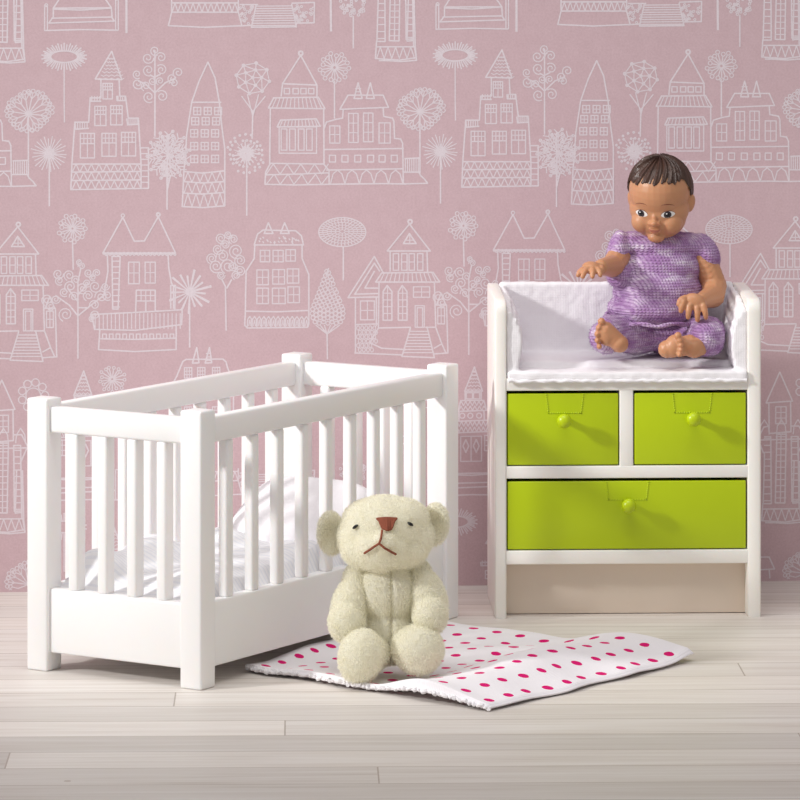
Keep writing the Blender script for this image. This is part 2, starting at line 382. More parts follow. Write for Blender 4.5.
# first row, upper neighbours and the same shapes one pattern height below
def top_row():
    G(0,0,6.154)                         # tower foot
    L((102,0),(94,262),(130,258)); L((138,0),(146,305),(154,380),(60,388),(-18,383),(-80,382))
    G(360,0,6.154)
    L((112,-60),(112,0),(104,255)); L((322,-60),(325,0),(330,290))
    L((102,288),(335,288)); L((102,255),(95,360),(240,370),(345,355),(335,288)); ZZ(102,336,290,360,10)
    L((112,-160),(152,-160),(155,255),(104,255))
    for y in range(-150,256,43): L((110,y),(154,y),w=.8)
    L((190,-175),(180,250),(240,252),(248,-175),closed=True); L((216,-175),(212,250),w=.8)
    for y in range(-160,250,38): L((184,y),(246,y),w=.7)
    L((280,-160),(322,-160),(328,240),(284,242),closed=True)
    for y in range(-130,240,40): L((282,y),(326,y),w=.8)
    # crown of the tower
    x0=218; T=-560
    L((x0-10,T),(x0-95,T+190),(x0+70,T+180),closed=True); L((x0-78,T+190),(x0-76,T+380)); L((x0+58,T+185),(x0+60,T+370)); Wn(x0-35,T+215,x0+30,T+320,2,3)
    L((x0-76,T+335),(x0-110,T+340),(x0-150,T+420),(x0+150,T+415),(x0+110,T+335),(x0+60,T+335)); L((x0-76,T+380),(x0+60,T+370))
    L((x0-140,T+425),(x0-112,-60)); L((x0+142,T+418),(x0+105,-60))
    for x in (112,218,322): L((x-30,-175),(x-25,-225),(x,-265),(x+25,-225),(x+30,-175),w=.8)
    # canopied house
    G(0,0,6.154)
    Wn(275,35,292,188,1,1); Wn(712,0,728,185,1,1); C(285,32,9); L((275,188),(500,182),(724,186)); L((300,142),(700,130)); L((318,112),(690,105)); L((300,142),(328,105),(328,50),(686,48),(690,110),(705,130)); L((330,56),(500,62),(684,50))
    G(47,-130,6.154)
    L((226,190),(165,340),(276,340),closed=True)
    for j in range(6):
        y=215+j*22; wd=(y-190)*.38
        L(*[(224-wd+2*wd*i/8,y+(9 if i%2 else 0)) for i in range(9)],w=.6)
    L((168,340),(168,395)); L((268,340),(268,395)); Wn(176,350,214,388,1,1); Wn(220,350,258,388,1,1)
    L((140,398),(285,398),(302,460),(124,465),closed=True); ZZ(130,295,402,430,12); ZZ(128,300,432,460,12)
    for x in (150,200,255): C(x,492,16)
    L((130,465),(130,520)); L((285,462),(288,520)); L((50,528),(352,520),(352,590),(40,600),closed=True); ZZ(50,350,528,558,22); ZZ(48,350,562,592,22)
    Wn(140,620,205,775,1,1); Wn(205,620,270,775,1,1)
    for x in (172,237): L((x,640),(x-18,680),(x,720),(x+18,680),closed=True)
    Wn(290,615,345,710,2,3); Wn(70,615,118,710,2,3); L((50,600),(56,770)); L((348,595),(342,770))
    G(0,0,6.154)
    L((368,-10),(328,50)); L((645,-10),(686,48))
    L((778,0),(778,200),w=1.5)
    G(360,0,6.154)
    G(120,0,6.154)                       # broad house foot
    L((318,0),(318,75),(298,158),(520,168),(750,158),(728,75),(728,0)); L((318,18),(728,18)); L((318,75),(728,75)); ZZ(320,726,18,75,22)
    G(240,0,6.154)
    L((0,28),(110,28)); L((0,160),(70,155)); L((320,20),(458,15),(456,140),(348,142)); L((100,30),(70,168),(348,165),(318,25))
    for k in range(9): y=38+k*15; L((98-k*3,y),(320+k*3,y-2),w=.8)
    Q=random.Random(8)
    for k in range(34): C(335+Q.random()*115,28+Q.random()*105,7,w=.6,n=6)
    for k in range(24): C(-5+Q.random()*85,38+Q.random()*110,7,w=.6,n=6)
    L((558,-40),(560,190),w=1.5)
    for k in range(60):
        a=Q.random()*6.28; r=80*math.sqrt(Q.random()); C(695+r*math.cos(a),28+r*.9*math.sin(a),8,w=.65,n=6)
    L((697,100),(697,295))
    G(160,-469,5.714)                    # its roof, seen one repeat below
    L((40,1090),(60,1000)); G(160,-139,5.714)
    L((95,265),(130,180),(150,168),(360,168),(378,185),(385,215),(420,300),(420,520)); L((95,265),(70,310),(70,520))
    for x,s in ((205,1),(278,1)): L((x-20,190),(x+5,100),(x+18,188),closed=True)
    for y in (135,155,175): L((265,y),(290,y),w=.8)
    for x in (140,215,300):
        for y in (215,330,440): Wn(x,y,x+42,y+60,3,3,.8)
    G(0,-149,6.154)
    burst(690,360,14,75,17,9,.8,.15,12); C(690,360,10); L((690,440),(690,760))
    Q=random.Random(3)
    for k in range(46):
        pass
    for k in range(9):
        a=k*.7; C(205+72*math.cos(a),455+80*math.sin(a),24,w=.8,n=9)
    C(205,455,45,w=.8); L((205,540),(205,760))
_mark=len(STR); top_row(); TOP=STR[_mark:]; STR=STR[:_mark]
# second row
def pushall():
    G(240,170,2.963)                     # villa
    C(504,153,6,w=1.2); L((502,160),(436,240),(564,240),closed=True); L((502,188),(484,218),(522,218),closed=True); L((503,188),(503,218),w=.7); L((490,208),(516,208),w=.7)
    L((445,240),(445,300)); L((554,240),(556,303))
    for x in (454,479,501,526): Wn(x,248,x+16,297,1,2)
    L((420,305),(572,303),(592,332),(402,332),closed=True); comb(428,568,304,332,12,sh=26)
    L((412,332),(410,468)); L((576,332),(580,466))
    L((398,256),(320,378),(410,376)); L((398,256),(424,304)); L((398,276),(340,368),(408,366)); L((398,276),(414,300)); L((398,300),(370,350),(408,350)); 
    L((342,378),(342,542)); L((404,378),(404,462)); Wn(357,388,398,444,2,2); L((342,458),(410,456))
    Q=random.Random(4)
    for j in range(6):
        for i in range(5):
            if i<5-(j>3): C(350+i*12+(j%2)*5,468+j*13,4.5,6.5,w=.65,n=7)
    for x in (424,469): L((x,445),(x,360),(x+12,342),(x+26,360),(x+26,445),closed=True); L((x+13,345),(x+13,445),w=.7)
    for x in (424,469):
        for y in (365,385,405,425): L((x,y),(x+26,y),w=.7)
    Wn(514,346,562,377,2,2); Wn(519,402,546,466,1,1); Wn(525,408,541,466,1,1)
    L((385,512),(410,468),(505,466)); L((550,466),(580,466),(598,515),(610,542)); L((385,512),(420,528),(490,532)); L((575,528),(598,515)); L((340,542),(480,548)); L((575,545),(616,542))
    L((505,468),(480,552),(576,556),(555,468))
    for k in range(8): L((503-k*3,478+k*9),(556+k*2.4,478+k*9),w=.8)
    L((580,400),(612,400),(616,542)); L((582,400),(596,365),(610,400)); Wn(586,408,606,456,2,2); 
    burst(662,165,5,35,18,6,.8,.15,21); C(662,165,5); L((662,200),(664,285))
    G(0,170,2.963)                       # curl tree
    L((231,558),(231,330))
    for x,y,r,p in ((172,308,12,0),(176,328,10,1),(205,312,12,2),(235,273,7,1),(242,285,8,3),(262,305,10,0),(287,305,9,2),(275,318,8,1),(208,345,13,2),(245,350,13,1),(282,345,14,0),(190,362,10,1),(220,375,11,3),(262,372,12,2),(312,345,9,0),(318,372,11,1),(300,375,14,3),(140,385,13,2),(165,383,10,0),(150,402,10,1),(195,428,16,2),(280,400,11,3),(282,430,11,2),(272,440,7,1),(225,325,10,2),(258,335,9,1)): SP(x,y,r,1.7,p)
    L((231,432),(205,400),(165,372)); L((231,432),(270,400),(312,368)); L((231,390),(200,350)); L((231,370),(262,335)); L((231,330),(240,290)); L((231,408),(262,408))
    # twin peaked house
    C(364,135,5); C(469,132,5,w=1.2); L((364,140),(305,246),(520,246),(469,138),(428,210),(398,211),closed=True)
    for i in range(36): C(308+i*6,247+(i%2)*3,3,w=.8,n=6)
    L((318,252),(320,300),(312,345),(308,372)); L((498,252),(500,290),(508,335),(514,345),(514,410)); L((332,256),(356,256),(350,412),(334,412),closed=True)
    for y in range(270,410,17): L((332,y),(355,y),w=.8)
    Wn(381,273,413,337,2,2); Wn(430,273,460,335,2,2); L((402,420),(404,356),(460,356),(460,418)); Wn(404,356,460,388,4,2); L((432,388),(432,420))
    L((506,410),(506,342),(520,342),(518,412)); 
    L((272,428),(400,422),(540,414),(538,458),(400,475),(280,472),closed=True); comb(282,534,425,470,21)
    L((296,472),(292,532),(400,538),(522,532),(522,462)); L((298,500),(400,502),(520,498))
    for k in range(11): x=304+k*20; L((x,500),(x,486),(x+11,486),(x+11,500),w=.8)
    for k in range(17):
        a=2*math.pi*k/17+.1; l=62*(.9+.15*((k*5)%3-1)); L((562,360),(562+l*math.cos(a),360+l*math.sin(a)),(562+l*math.cos(a+.06),360+l*math.sin(a+.06)),(562,362),w=.8)
    L((562,370),(562,525),w=1)
    # ball of curls
    for x,y,r,p in ((676,192,9,0),(655,202,12,1),(692,205,11,2),(668,222,10,3),(645,235,12,0),(700,240,17,1),(628,262,12,2),(660,255,14,3),(712,268,13,2),(690,285,11,0),(640,285,15,1),(676,285,17,2),(712,300,12,3),(655,312,9,0),(700,312,10,2)): SP(x,y,r,1.9,p)
    L((658,325),(668,345),(670,475)); L((686,325),(672,350)); 
    # cone tree, flat flower, bottle house
    G(240,170,2.963)
    for j in range(13):
        y=300+j*12.5; wd=[3,7,12,16,21,26,31,36,41,45,46,44,38][j]
        n=max(1,int(wd*2/11))
        for i in range(n+1): C(260-wd+2*wd*i/n if n else 260,y+(i%2)*4,6,w=.7,n=7)
    L((262,292),(255,312)); 
    for x in (225,238,250,268,282,295): L((x,460),(258,486),w=.8)
    L((258,486),(259,560))
    C(303,184,70,43,w=.8)
    for j,(rx,ry) in enumerate(((58,35),(45,27),(33,19),(20,11),(8,5))):
        n=int(rx*.62)+4; C(303,182,rx,ry,w=.5)
        for i in range(n): a=2*math.pi*i/n; L((303+rx*math.cos(a),182+ry*math.sin(a)),(303+(rx+11)*math.cos(a),182+(ry+7)*math.sin(a)),w=.7)
    L((306,228),(306,326))
    L((42,222),(52,190),(68,178),(165,180),(182,195),(188,222),closed=True)
    for x in (86,134): L((x-14,188),(x-2,156),(x+12,188),closed=True)
    Q=random.Random(6)
    for k in range(26): a=56+Q.random()*122; b=194+Q.random()*22; L((a,b),(a+3,b+4),w=.8)
    L((44,224),(42,262),(18,300),(16,418),(14,460),(22,468),(200,466),(204,455),(204,420),(204,310),(184,262),(184,224)); L((16,418),(110,420),(204,416))
    for x,y,x1,y1 in ((60,238,88,272),(98,238,128,272),(136,236,164,270),(50,296,84,340),(97,295,132,338),(140,293,174,335),(50,350,84,396),(96,350,134,396),(142,346,176,393)): Wn(x,y,x1,y1,2,2)
    for k in range(13): x=22+k*14; L((x,464),(x+1,442),(x+7,434),(x+12,442),(x+13,464),w=.8); L((x+4,462),(x+7,444),(x+10,462),w=.6)
pushall()
PU=1.0864; PV=1.300
def wall_mesh():
    bm=bmesh.new(); UX=2.6; ZT=2.6
    q=[bm.verts.new(p) for p in ((-UX,0,0),(UX,0,0),(UX,0,ZT),(-UX,0,ZT),(-UX,.06,0),(UX,.06,0),(UX,.06,ZT),(-UX,.06,ZT))]
    for f in ((0,1,2,3),(5,4,7,6),(4,0,3,7),(1,5,6,2),(3,2,6,7),(0,4,5,1)): bm.faces.new([q[i] for i in f])
    cnt=[0]
    def emit(pts,w,du,dv):
        P=[(a+du,b+dv) for a,b in pts]
        us=[p[0] for p in P]; vs=[p[1] for p in P]
        if max(us)<-1.45 or min(us)>1.45 or max(vs)<0 or min(vs)>2.0: return
        h=w/2
        for (a,b),(c,d) in zip(P[:-1],P[1:]):
            l=math.hypot(c-a,d-b)
            if l<1e-5 or min(b,d)<.004: continue
            tx,ty=(c-a)/l,(d-b)/l; e=h*.5
            a2,b2,c2,d2=a-tx*e,b-ty*e,c+tx*e,d+ty*e
            cnt[0]+=1; yy=-.00015-.000004*(cnt[0]*37%97)
            vv=[bm.verts.new((x,yy,y)) for x,y in ((a2+ty*h,b2-tx*h),(c2+ty*h,d2-tx*h),(c2-ty*h,d2+tx*h),(a2-ty*h,b2+tx*h))]
            f=bm.faces.new(vv); f.material_index=1
            if f.normal.y>0: pass
    for k in (-3,-2,-1,0,1,2):
        for l in (-1,0,1):
            for p,w in STR+TOP: emit(p,w,k*PU,l*PV)
    return bm
wall=obj('wall_back',wall_mesh(),['paper','print'],smooth=False); wall['kind']='structure'
wall.location=(0,0,0); wall.rotation_euler=(0,0,math.atan(SW))
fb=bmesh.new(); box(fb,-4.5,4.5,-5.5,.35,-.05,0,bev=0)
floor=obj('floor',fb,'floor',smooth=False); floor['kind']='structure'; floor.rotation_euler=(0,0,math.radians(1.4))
# ------------------------------------------------------------------ crib
Z0=F*H/(691-YH)
cb=Vector(((201-400)*Z0/F,Z0-ZW,0)); ang=math.atan2(.848,.53)
LX=1.210; WY=.529; S=.0635; HT=.678
crib=thing('crib','white slatted toy crib with four square corner posts, beside the teddy bear','crib',cb,ang)
for x in (0,LX-S):
    for y in (0,WY-S):
        obj('post',bx(x,x+S,y,y+S,0,HT,bev=.006,seg=4),'white',crib)
RT=.030; RI=.012
def rails(z0,z1,name,bev,ti):
    obj(name,bx(S-.004,LX-S+.004,RI,RI+ti,z0,z1,bev=bev),'white',crib)
    obj(name,bx(S-.004,LX-S+.004,WY-RI-ti,WY-RI,z0,z1,bev=bev),'white',crib)
    obj(name,bx(RI,RI+ti,S-.004,WY-S+.004,z0,z1,bev=bev),'white',crib)
    obj(name,bx(LX-RI-ti,LX-RI,S-.004,WY-S+.004,z0,z1,bev=bev),'white',crib)
rails(.594,.658,'top_rail',.006,.036)
rails(.046,.206,'lower_panel',.005,.036)
for i in range(9):
    for y in (RI+.004,WY-RI-.004-.028):
        x=.151+.1131*i
        obj('slat',bx(x-.016,x+.016,y,y+.028,.204,.596,bev=.008,seg=4),'white',crib)
for i in range(4):
    y=.130+.0890*i
    for x in (RI+.002,LX-RI-.002-.038):
        obj('slat',bx(x,x+.038,y-.015,y+.015,.204,.596,bev=.007,seg=4),'white',crib)
obj('base_board',bx(RI+.03,LX-RI-.03,RI+.03,WY-RI-.03,.07,.085,bev=.002),'white',crib)
CM=Matrix.Translation(cb)@Matrix.Rotation(ang,4,'Z')
def nz(p,s): return noise.noise(Vector(p)*s)
def cushion(sx,sy,h,nx=50,ny=34,pw=.42,wr=.006,seed=0,ws=9,rd=.02):
    bm=bmesh.new(); top={};bot={}
    for i in range(nx+1):
        for j in range(ny+1):
            u=2*i/nx-1; v=2*j/ny-1
            e=max(0,(1-abs(u)**5)*(1-abs(v)**5))**pw
            cx=1-.05*(abs(v)**2)*0; x=u*sx/2*(1-rd*abs(v)**3); y=v*sy/2*(1-rd*abs(u)**3)
            w=wr*(nz((x*ws+seed,y*ws,0),1)+.5*nz((x*ws*2.3+seed,y*ws*2.3,3),1))
            top[i,j]=bm.verts.new((x,y,h*.5*e+w*e)); 
            bot[i,j]=top[i,j] if i in(0,nx) or j in (0,ny) else bm.verts.new((x,y,-h*.5*e))
    for i in range(nx):
        for j in range(ny):
            bm.faces.new((top[i,j],top[i+1,j],top[i+1,j+1],top[i,j+1]))
            q=(bot[i,j],bot[i,j+1],bot[i+1,j+1],bot[i+1,j])
            if len(set(q))==4:
                try: bm.faces.new(q)
                except ValueError: pass
    return bm
mt=obj('crib_mattress',cushion(1.10,.43,.11,pw=.18,wr=.004),'stripe')
mt.location=CM@Vector((LX/2,WY/2,.155)); mt.rotation_euler=(0,0,ang)
tag(mt,'flat white striped mattress lying inside the crib','mattress')
# rumpled blanket over the mattress
def quilt():
    bm=bmesh.new(); nx,ny=130,54; g={}
    for i in range(nx+1):
        for j in range(ny+1):
            x=.050+ 1.105*i/nx; y=.047+.435*j/ny
            e=min(i/nx,1-i/nx,j/ny,1-j/ny)
            z=.212+.026*min(1,e*7)
            z+=.016*nz((x*9,y*9,1),1)+.012*abs(nz((x*16+4*y,y*5,7),1))
            z+=.050*math.exp(-((x-.13)/.07)**2-((y-.41)/.07)**2)      # bunched up corner
            z+=.05*math.exp(-((x-.34)/.10)**2-((y-.40)/.08)**2)
            z+=.03*math.exp(-((x-.62)/.07)**2)*(.6+.4*math.sin(y*22))
            k_=min(1,e*14); z=.188*(1-k_)+z*k_
            g[i,j]=bm.verts.new((x,y,z))
    for i in range(nx):
        for j in range(ny): bm.faces.new((g[i,j],g[i+1,j],g[i+1,j+1],g[i,j+1]))
    bm.normal_update(); bmesh.ops.solidify(bm,geom=bm.faces[:],thickness=-.008)
    return bm
q=obj('crib_blanket',quilt(),'stripe'); q.location=cb; q.rotation_euler=(0,0,ang)
tag(q,'rumpled thin white striped blanket spread over the crib mattress','blanket')
pl=obj('pillow',cushion(.40,.29,.165,pw=.55,wr=.014,seed=3,ws=7,rd=.13),'cotton')
pl.matrix_world=CM@Matrix.Translation((.87,.27,.268))@Matrix.Rotation(math.radians(-27),4,'Y')@Matrix.Rotation(math.radians(90),4,'Z')
tag(pl,'plump white pillow propped up at the far end inside the crib','pillow')
# ------------------------------------------------------------------ changing table
ZL=F*H/(618.6-YH); ta=Vector(((495-400)*ZL/F,ZL-ZW,0)); tr=math.radians(2.1)
TW=.7115; TD=.36; TH=.855; PT=.031
tb=thing('changing_table','white toy changing table with three lime green drawers against the wallpaper','changing table',ta,tr)
def side(x0,x1):
    bm=bmesh.new(); pr=[(.0,.0),(TD,.0),(TD,TH+.004)]
    n=8; R=.03
    for k in range(n+1):
        a=math.pi/2+math.pi/2*k/n; pr.append((R+R*math.cos(a),TH-.012-R+R*math.sin(a)+.006*(1-k/n)))
    A=[bm.verts.new((x0,y,z)) for y,z in pr]; B=[bm.verts.new((x1,y,z)) for y,z in pr]
    bm.faces.new(A); bm.faces.new(B[::-1])
    for i in range(len(pr)): bm.faces.new((A[i],B[i],B[(i+1)%len(pr)],A[(i+1)%len(pr)]))
    bmesh.ops.recalc_face_normals(bm,faces=bm.faces[:])
    es=[e for e in bm.edges if abs(e.verts[0].co.x-e.verts[1].co.x)<1e-6]
    bmesh.ops.bevel(bm,geom=es,offset=.004,segments=2,profile=.5,affect='EDGES')
    return bm
obj('side_panel',side(0,PT),'cream',tb); obj('side_panel',side(TW-PT-.005,TW),'cream',tb)
xi0,xi1=PT-.003,TW-PT-.002
obj('shelf',bx(xi0,xi1,.002,TD-.01,.606,.640,bev=.003),'cream',tb)
obj('shelf',bx(xi0,xi1,.002,TD-.01,.372,.405,bev=.003),'cream',tb)
obj('shelf',bx(xi0,xi1,.002,TD-.01,.143,.180,bev=.003),'cream',tb)
obj('divider',bx(.333,.370,.003,TD-.01,.400,.610,bev=.003),'cream',tb)
obj('back_panel',bx(xi0,xi1,TD-.014,TD-.004,.14,TH,bev=.003),'cream',tb)
obj('lower_back_board',bx(xi0,xi1,.060,.072,.002,.150,bev=.002),'beige',tb)
def drawer(x0,x1,z0,z1,kx,kz,tx0,tx1,tz):
    bm=bmesh.new(); f=.004
    box(bm,x0+.004,x1-.004,f,f+.012,z0+.003,z1-.008,bev=.003)
    box(bm,x0+.010,x1-.010,f+.010,TD-.03,z0+.006,z0+.012,bev=0)
    for a in (x0+.010,x1-.015): box(bm,a,a+.005,f+.010,TD-.03,z0+.006,z1-.03,bev=0)
    box(bm,x0+.010,x1-.010,TD-.035,TD-.03,z0+.006,z1-.03,bev=0)
    # fine raised line of the pull tab
    zt=z1-.010
    pts=[(tx0,zt),(tx0+.006,tz),(tx1-.006,tz),(tx1,zt)]
    for (a,b),(c,d) in zip(pts[:-1],pts[1:]): cap(bm,(a,f,b),(c,f,d),.0023,.0023,8 if abs(a-c)<.02 else 14)
    d=obj('drawer',bm,'lime',tb)
    kb=bmesh.new(); ell(kb,(kx,-.040,kz),(.0195,.016,.0195)); cap(kb,(kx,-.032,kz),(kx,f+.002,kz),.009,.010)
    obj('knob',kb,'lime',d)
def TX(px): return (px-495)*.7115/265.0
def TZ(py): return H-(py-YH)*(ZL+.01)/F
drawer(.030,.334,.405,.606,TX(563),TZ(419),TX(546),TX(583),TZ(413))
drawer(.369,TW-PT-.005,.405,.606,TX(691.5),TZ(418),TX(672),TX(711),TZ(413))
drawer(.030,TW-PT-.005,.180,.372,TX(627),TZ(504),TX(606),TX(648),TZ(500))
# fabric changing pad lining the tray
def pad():
    bm=bmesh.new(); a,b=PT,TW-PT-.005
    box(bm,a,b,-.002,TD-.02,.641,.658,bev=.006)
    box(bm,a+.01,b-.01,.08,TD-.03,.645,.676,bev=.01)
    box(bm,a,b,-.010,.006,.630,.657,bev=.004)
    box(bm,a,b,TD-.045,TD-.016,.65,TH+.010,bev=.008)
    for x0,x1,sg in ((a+.002,a+.022,1),(b-.022,b-.002,-1)):
        n=10
        for k in range(n):                 # side flaps, lower towards the front
            t=k/(n-1); y=.012+(TD-.06)*t
            top=TH-.002-(.035*(1-t)**2.5)
            nzz=8
            for j in range(nzz):
                za=.645+(top-.645)*j/nzz; zb=.645+(top-.645)*(j+1)/nzz+.004; q=(j+.5)/nzz
                w=.008+.038*math.sin(math.pi*min(1,q*.92+.08))**.8*(.45+.55*math.sin(math.pi*min(1,.25+t*.8)))
                xa,xb=(x0-.002,x0+w) if sg>0 else (x1-w,x1+.002)
                box(bm,xa,xb,y-.004,y+.038,za,min(zb,top),bev=0)
    me=remesh(bm,.0042,7,.6)
    N_=[v.normal.copy() for v in me.vertices]
    for v,nn in zip(me.vertices,N_):
        c=v.co; k=.0035*nz((c.x*14,c.y*14,c.z*14),1)+.0012*nz((c.x*60,c.y*60,c.z*60),1)
        v.co=c+nn*k
    return me
pd=obj('changing_pad',pad(),'cotton'); pd.location=ta; pd.rotation_euler=(0,0,tr)
hb=bmesh.new()
hp=[(PT+.004+(TW-2*PT-.012)*i/80, -.009+.002*math.sin(i*.9), .633+.004*nz((i*.37,0,0),1)+.001*math.sin(i*1.7)) for i in range(81)]
tube(hb,hp,[.0052+.0018*nz((i*.8,5,0),1) for i in range(81)],8)
obj('hem',hb,'cotton',pd)
tag(pd,'white cotton pad lining the open top tray under the baby doll','changing pad')
# ------------------------------------------------------------------ dotted blanket on the floor
def dotted():
    cs=[FL(246,672),FL(488,712),FL(694,661),FL(428,624)]       # left, front, right, back
    bm=bmesh.new(); uvl=bm.loops.layers.uv.new('UVMap'); n=110; g={}
    for i in range(n+1):
        for j in range(n+1):
            s,t=i/n,j/n                    # s: left->front ... t: towards right/back
            p=(cs[0]*(1-s)+cs[1]*s)*(1-t)+(cs[3]*(1-s)+cs[2]*s)*t
            # s=0: left-back edge, s=1: front-right edge, t=0: front-left edge, t=1: back-right edge
            z=.012+.008*nz((s*5,t*5,2),1)
            z+=.056*math.exp(-((s-.76)/.15)**2)*(.45+.35*math.sin(math.pi*t))              # raised fold beside the front right edge
            z-=.006*math.exp(-((s-.55)/.08)**2)
            z+=.020*math.exp(-((t-.90-.1*s)/.07)**2)*(.3+s)*.7
            z+=.006*math.sin((s-t*.6)*26)*math.exp(-((s-.5)/.16)**2-((t-.75)/.16)**2)
            z+=.016*math.exp(-(s/.06)**2)*(.4+.6*math.sin(t*3.1))
            z+=.014*math.exp(-(t/.05)**2)*math.sin(math.pi*s)**.5
            z=max(z,.004)
            if i==n or j==n: z=max(.006,z*.62)
            elif i==n-1 : z*=.9
            if i==0 or j==0: z=max(.004,z*.45)
            dx=.010*nz((t*7,s*2,5),1); dy=.020*nz((s*6,t*3,9),1)
            bul=.012*math.sin(math.pi*t)*s - .02*math.sin(math.pi*s)*(1-t)*0
            g[i,j]=bm.verts.new((p.x+dx+bul*.6,p.y+dy-bul*.5,z))
    La=(cs[1]-cs[0]).length*1.03; Lb=(cs[3]-cs[0]).length*1.03
    for i in range(n):
        for j in range(n):
            f=bm.faces.new((g[i,j],g[i+1,j],g[i+1,j+1],g[i,j+1]))
            for lp,(a,b) in zip(f.loops,((i,j),(i+1,j),(i+1,j+1),(i,j+1))): lp[uvl].uv=(a/n*La+.33*b/n*Lb*0,b/n*Lb)
    edge=[g[i,0].co.copy() for i in range(n+1)]
    bm.normal_update(); print('NORM',sum(f.normal.z for f in bm.faces)); bmesh.ops.solidify(bm,geom=bm.faces[:],thickness=.004)
    return bm,edge
db,edge=dotted()
# surface heights used to seat the bear
blk=obj('dotted_blanket',db,'dots'); blk.location=(0,0,0)
tag(blk,'white blanket with magenta dots lying on the floor under the teddy bear','blanket')
eb=bmesh.new(); P=[]; 
for i in range(0,len(edge)*4):
    k=i/4; a=edge[min(int(k),len(edge)-1)]; b=edge[min(int(k)+1,len(edge)-1)]; p=a.lerp(b,k-int(k))
    P.append((p.x+.004*math.sin(i*.9),p.y+.006+.008*math.cos(i*.7),max(.006,p.z+.003+.0025*math.sin(i*1.1+math.sin(i*.13)*3))))
tube(eb,P,[.0042+.0015*math.sin(i*.37) for i in range(len(P))],6)
obj('scalloped_hem',eb,'cotton',blk)
# ------------------------------------------------------------------ fur helper
NRM=[]
def furry(o):
    o.data.normals_split_custom_set_from_vertices([tuple(n) for n in NRM]); return o
def fuzz(me,n,ln,wd,seed=1,jit=.6,skip=None):
    R=random.Random(seed); ps=me.polygons; co=[v.co.copy() for v in me.vertices]; nr=[v.normal.copy() for v in me.vertices]
    areas=[p.area for p in ps]; ch=R.choices(range(len(ps)),weights=areas,k=n)
    vs=[];fs=[];sn=[]
    for k in ch:
        v=ps[k].vertices; a,b,c=co[v[0]],co[v[1]],co[v[2]]
        u,w=R.random(),R.random()
        if u+w>1: u,w=1-u,1-w
        p=a+(b-a)*u+(c-a)*w; N=ps[k].normal
        if skip and skip(p): continue
        d=(N+Vector((R.gauss(0,jit),R.gauss(0,jit),R.gauss(0,jit)))).normalized()
        if d.dot(N)<.15: d=(d+N).normalized()
        l=ln*(.5+R.random()); sd=d.cross(Vector((R.gauss(0,1),R.gauss(0,1),R.gauss(0,1)))).normalized()*wd
        i=len(vs); q=p-N*.001
        m=q+d*l*.6+N*l*.1; e=q+d*l+Vector((0,0,-.25*l))
        ns=(N+d*.25).normalized(); sn+=[ns]*5
        vs+= [q-sd,q+sd,m+sd*.8,m-sd*.8,e]; fs+=[(i,i+1,i+2,i+3),(i+3,i+2,i+4)]
    NRM[:]=nr+sn
    bm=bmesh.new(); bm.from_mesh(me)
    m2=bpy.data.meshes.new('f'); m2.from_pydata([tuple(x) for x in vs],[],fs); bm.from_mesh(m2)
    return bm
# ------------------------------------------------------------------ teddy bear
BZ=10.56
def B(px,py,dz=0): 
    v=W(px,py,BZ+dz); return v
px1=BZ/F
base=Vector((B(388,680).x,BZ-ZW,.018))
bear=thing('teddy_bear','small cream plush teddy bear sitting on the dotted blanket in front of the crib','teddy bear',base,math.radians(0))
def toL(v): return Vector(v)-base
def R3(x=0,y=0,z=0): return (Matrix.Rotation(math.radians(z),3,'Z')@Matrix.Rotation(math.radians(y),3,'Y')@Matrix.Rotation(math.radians(x),3,'X'))
hc=toL(B(385.5,532,.0)); 
bd=bmesh.new()
ell(bd,hc+Vector((0,0,.001)),(.112,.100,.0885),R3(0,3,0)); 
ell(bd,hc+Vector((-.010,-.060,-.030)),(.072,.060,.056)); ell(bd,hc+Vector((-.045,-.03,-.035)),(.065,.06,.05)); ell(bd,hc+Vector((.04,-.03,-.035)),(.065,.06,.05))
ell(bd,hc+Vector((-.028,0,.030)),(.078,.080,.052)); ell(bd,hc+Vector((.030,0,.032)),(.078,.080,.052)); ell(bd,hc+Vector((-.045,0,-.012)),(.075,.08,.062)); ell(bd,hc+Vector((.045,0,-.010)),(.075,.08,.062))
ell(bd,hc+Vector((-.003,-.098,-.010)),(.030,.030,.028))
# torso
ell(bd,toL(B(388,592,-.015)),(.078,.072,.078)); ell(bd,toL(B(388,632,-.005)),(.078,.078,.080))
cap(bd,toL(B(387,560,.01)),toL(B(388,600,.02)),.05,.07)
body=remesh(bd,.0045,6,.6)
# seam lines of head and tummy
for v in body.vertices:
    c=v.co; d=abs(c.x-(toL(B(391,600)).x)) 
    if c.y<0 and c.z<hc.z-.07: v.co=c+Vector((0,.010*math.exp(-(d/.006)**2),0))
def fur(name,me,n,seed,parent=bear,ln=.0065):
    return obj(name,fuzz(me,n,ln,.0006,seed,.5),'bear',parent)
bodyo=fur('body',body,52000,1)
def part(name,blobs,n,seed,vox=.0045,parent=bear):
    bm=bmesh.new()
    for c,r,ro in blobs: ell(bm,c,r,ro)
    return fur(name,remesh(bm,vox,4,.6),n,seed,parent)
